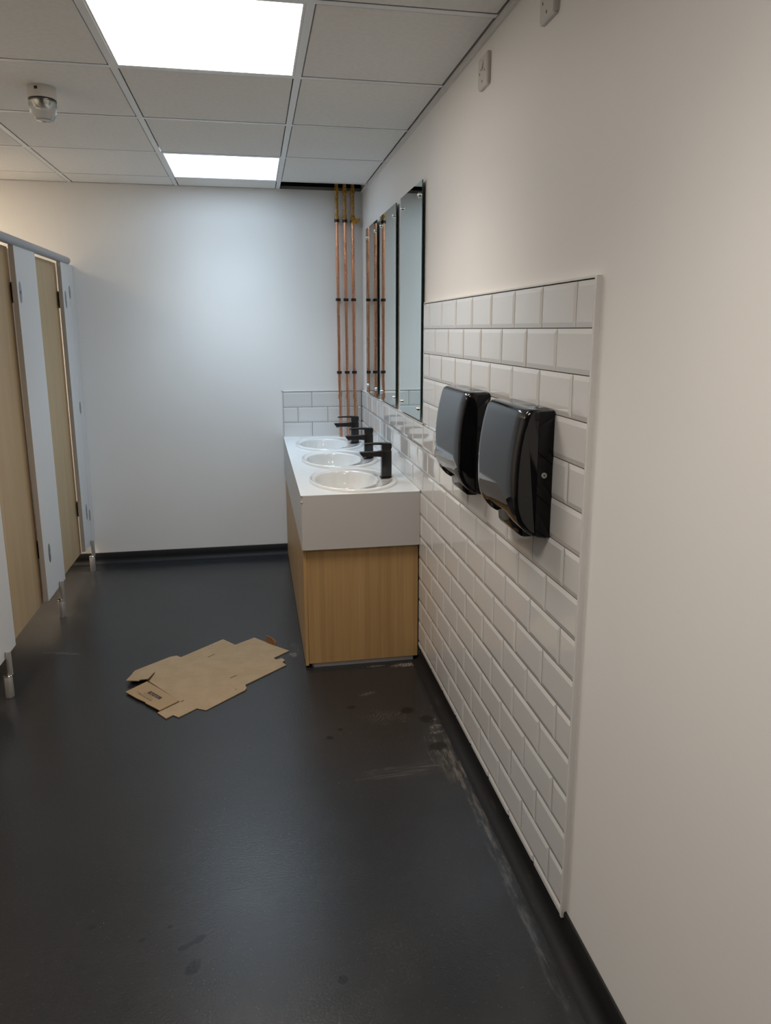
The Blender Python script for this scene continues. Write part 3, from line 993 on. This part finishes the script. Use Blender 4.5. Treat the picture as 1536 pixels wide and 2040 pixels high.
# feet
for y in (2.145, 3.003, 3.870, 4.634):
    bm = bmesh.new()
    lathe(bm, [(.0160, .0004), (.0165, .002), (.0165, .090), (.0155, .0915)], 28)
    f = finish('foot', bm, M_steel, cub, 40); f.location = Vector((-1.7345, y, 0)) - BO
    bm = bmesh.new()
    lathe(bm, [(.0155, .0915), (.0172, .0925), (.0174, .0955), (.0160, .0970)], 28)
    finish('collar', bm, M_chrome, f, 40)
    bm = bmesh.new()
    lathe(bm, [(.0110, .0960), (.0112, .1960), (.0104, .1985), (.0004, .1990)], 24)
    o = finish('pin', bm, M_steel, f, 40); o.location = (.009, .004, 0)
# partitions between the cubicles
for y in (2.115, 2.965, 3.835):
    pbox('partition', M_white_board, XL + .01, XF - .024, y - .009, y + .009, .150, 1.86)

# ------------------------------------------------------------------ flattened cardboard box
cb_ = empty('cardboard_box', (-.93, 3.06, 0))
tag(cb_, 'flattened brown cardboard box lying on the dark floor', 'cardboard box')
def cpts(l): return [(x + .93, y - 3.06) for x, y in l]
main = [(-1.269, 3.126), (-1.261, 3.150), (-1.125, 3.264), (-1.096, 3.271), (-1.074, 3.250), (-.891, 3.416), (-.830, 3.340), (-.740, 3.411), (-.684, 3.347),
        (-.641, 3.296), (-.578, 3.230), (-.653, 3.163), (-.642, 3.143), (-.616, 3.156), (-.602, 3.133), (-.615, 3.111), (-.599, 3.081), (-.780, 2.922),
        (-.773, 2.895), (-.779, 2.876), (-.931, 2.738), (-.968, 2.760), (-1.033, 2.701), (-1.056, 2.723), (-1.080, 2.699), (-1.118, 2.751), (-1.050, 2.845), (-1.191, 3.037)]
bm = bmesh.new(); prism(bm, cpts(main), .0006, lambda p: .0042 + .0012 * math.sin(p[0] * 9 + p[1] * 5))
finish('panel', bm, M_card, cb_)
side = [(-1.279, 3.023), (-1.260, 3.127), (-1.202, 3.127), (-1.171, 3.105), (-1.188, 3.023), (-1.223, 3.019), (-1.223, 3.007)]
bm = bmesh.new(); prism(bm, cpts(side), lambda p: .0066 + max(0, .07 - p[1]) * .10, lambda p: .0102 + max(0, .07 - p[1]) * .10)
finish('side_flap', bm, M_card, cb_)
pr = [(-1.269, 2.940), (-1.193, 3.020), (-1.041, 2.824), (-1.111, 2.758), (-1.173, 2.827), (-1.177, 2.838), (-1.212, 2.872)]
bm = bmesh.new(); prism(bm, cpts(pr), .0064, .0100)
pf = finish('printed_flap', bm, M_card2, cb_)
pf['label'] = 'printed flap with a black label bar'
def lab(a, b, c, d, m, z, name):
    bm = bmesh.new(); prism(bm, cpts([a, b, c, d]), .0100, z); return finish(name, bm, m, pf)
# printed label: a black bar with light lettering and two lines of small print (too small to read)
A0, A1, A2, A3 = Vector((-1.166, 2.927)), Vector((-1.111, 2.860)), Vector((-1.1235, 2.8475)), Vector((-1.180, 2.914))
lab(A0, A1, A2, A3, M_ink, .01008, 'label_bar')
u = (A1 - A0); v = (A3 - A0)
bm = bmesh.new()
for k in range(8):
    s = .12 + k * .095; g = A0 + u * s + v * .30
    parts = [(0, 0, .010, .55), (0, .0, .050, .10)] if k % 3 == 0 else ([(0, 0, .012, .5), (.030, 0, .042, .5), (0, .22, .042, .30)] if k % 3 == 1 else [(0, 0, .045, .12), (0, .42, .045, .54), (0, 0, .012, .54)])
    for a_, b_, c_, d_ in parts:
        q = [g + u * a_ + v * b_, g + u * c_ + v * b_, g + u * c_ + v * d_, g + u * a_ + v * d_]
        prism(bm, cpts([tuple(p) for p in q]), .01006, .01012)
finish('lettering', bm, M_paper, pf)
bm = bmesh.new()
for line, (s0, s1, t0, t1) in enumerate(((-.15, .60, 1.25, 1.45), (-.05, .75, 1.65, 1.80), (-.30, .78, 2.05, 2.50), (-.55, -.12, 1.9, 2.1))):
    s = s0
    while s < s1:
        w = random.uniform(.03, .06)
        q = [A0 + u * s + v * t0, A0 + u * (s + w) + v * t0, A0 + u * (s + w) + v * t1, A0 + u * s + v * t1]
        prism(bm, cpts([tuple(p) for p in q]), .0100, .01008); s += w + .018
finish('small_print', bm, M_ink2, pf)
# the tab that still stands up at the far corner
bm = bmesh.new()
P0, P1 = (-.684, 3.343), (-.643, 3.298)
q = [(P0[0], P0[1], .003), (P1[0], P1[1], .003), (P1[0] + .007, P1[1] + .004, .020), (P1[0] - .012, P1[1] + .014, .036), (P0[0] + .002, P0[1] + .004, .038)]
rings(bm, [[(p[0] + .93, p[1] - 3.06, p[2]) for p in q], [(p[0] + .9326, p[1] - 3.0574, p[2]) for p in q]])
finish('upright_tab', bm, M_cardtab, cb_)
for a_, b_ in (((-.952, 3.223), (-.921, 3.254)), ((-.843, 2.998), (-.817, 3.018)), ((-1.036, 2.822), (-1.025, 2.834)), ((-.941, 3.350), (-.937, 3.353)), ((-.820, 2.889), (-.815, 2.892))):
    a_ = Vector(a_); b_ = Vector(b_); nn = (b_ - a_).normalized(); nn = Vector((-nn.y, nn.x)) * .0011
    bm = bmesh.new(); prism(bm, cpts([tuple(a_ - nn), tuple(b_ - nn), tuple(b_ + nn), tuple(a_ + nn)]), .0040, .0058)
    finish('slit', bm, M_ink2, cb_)

print('objects', len(bpy.data.objects))
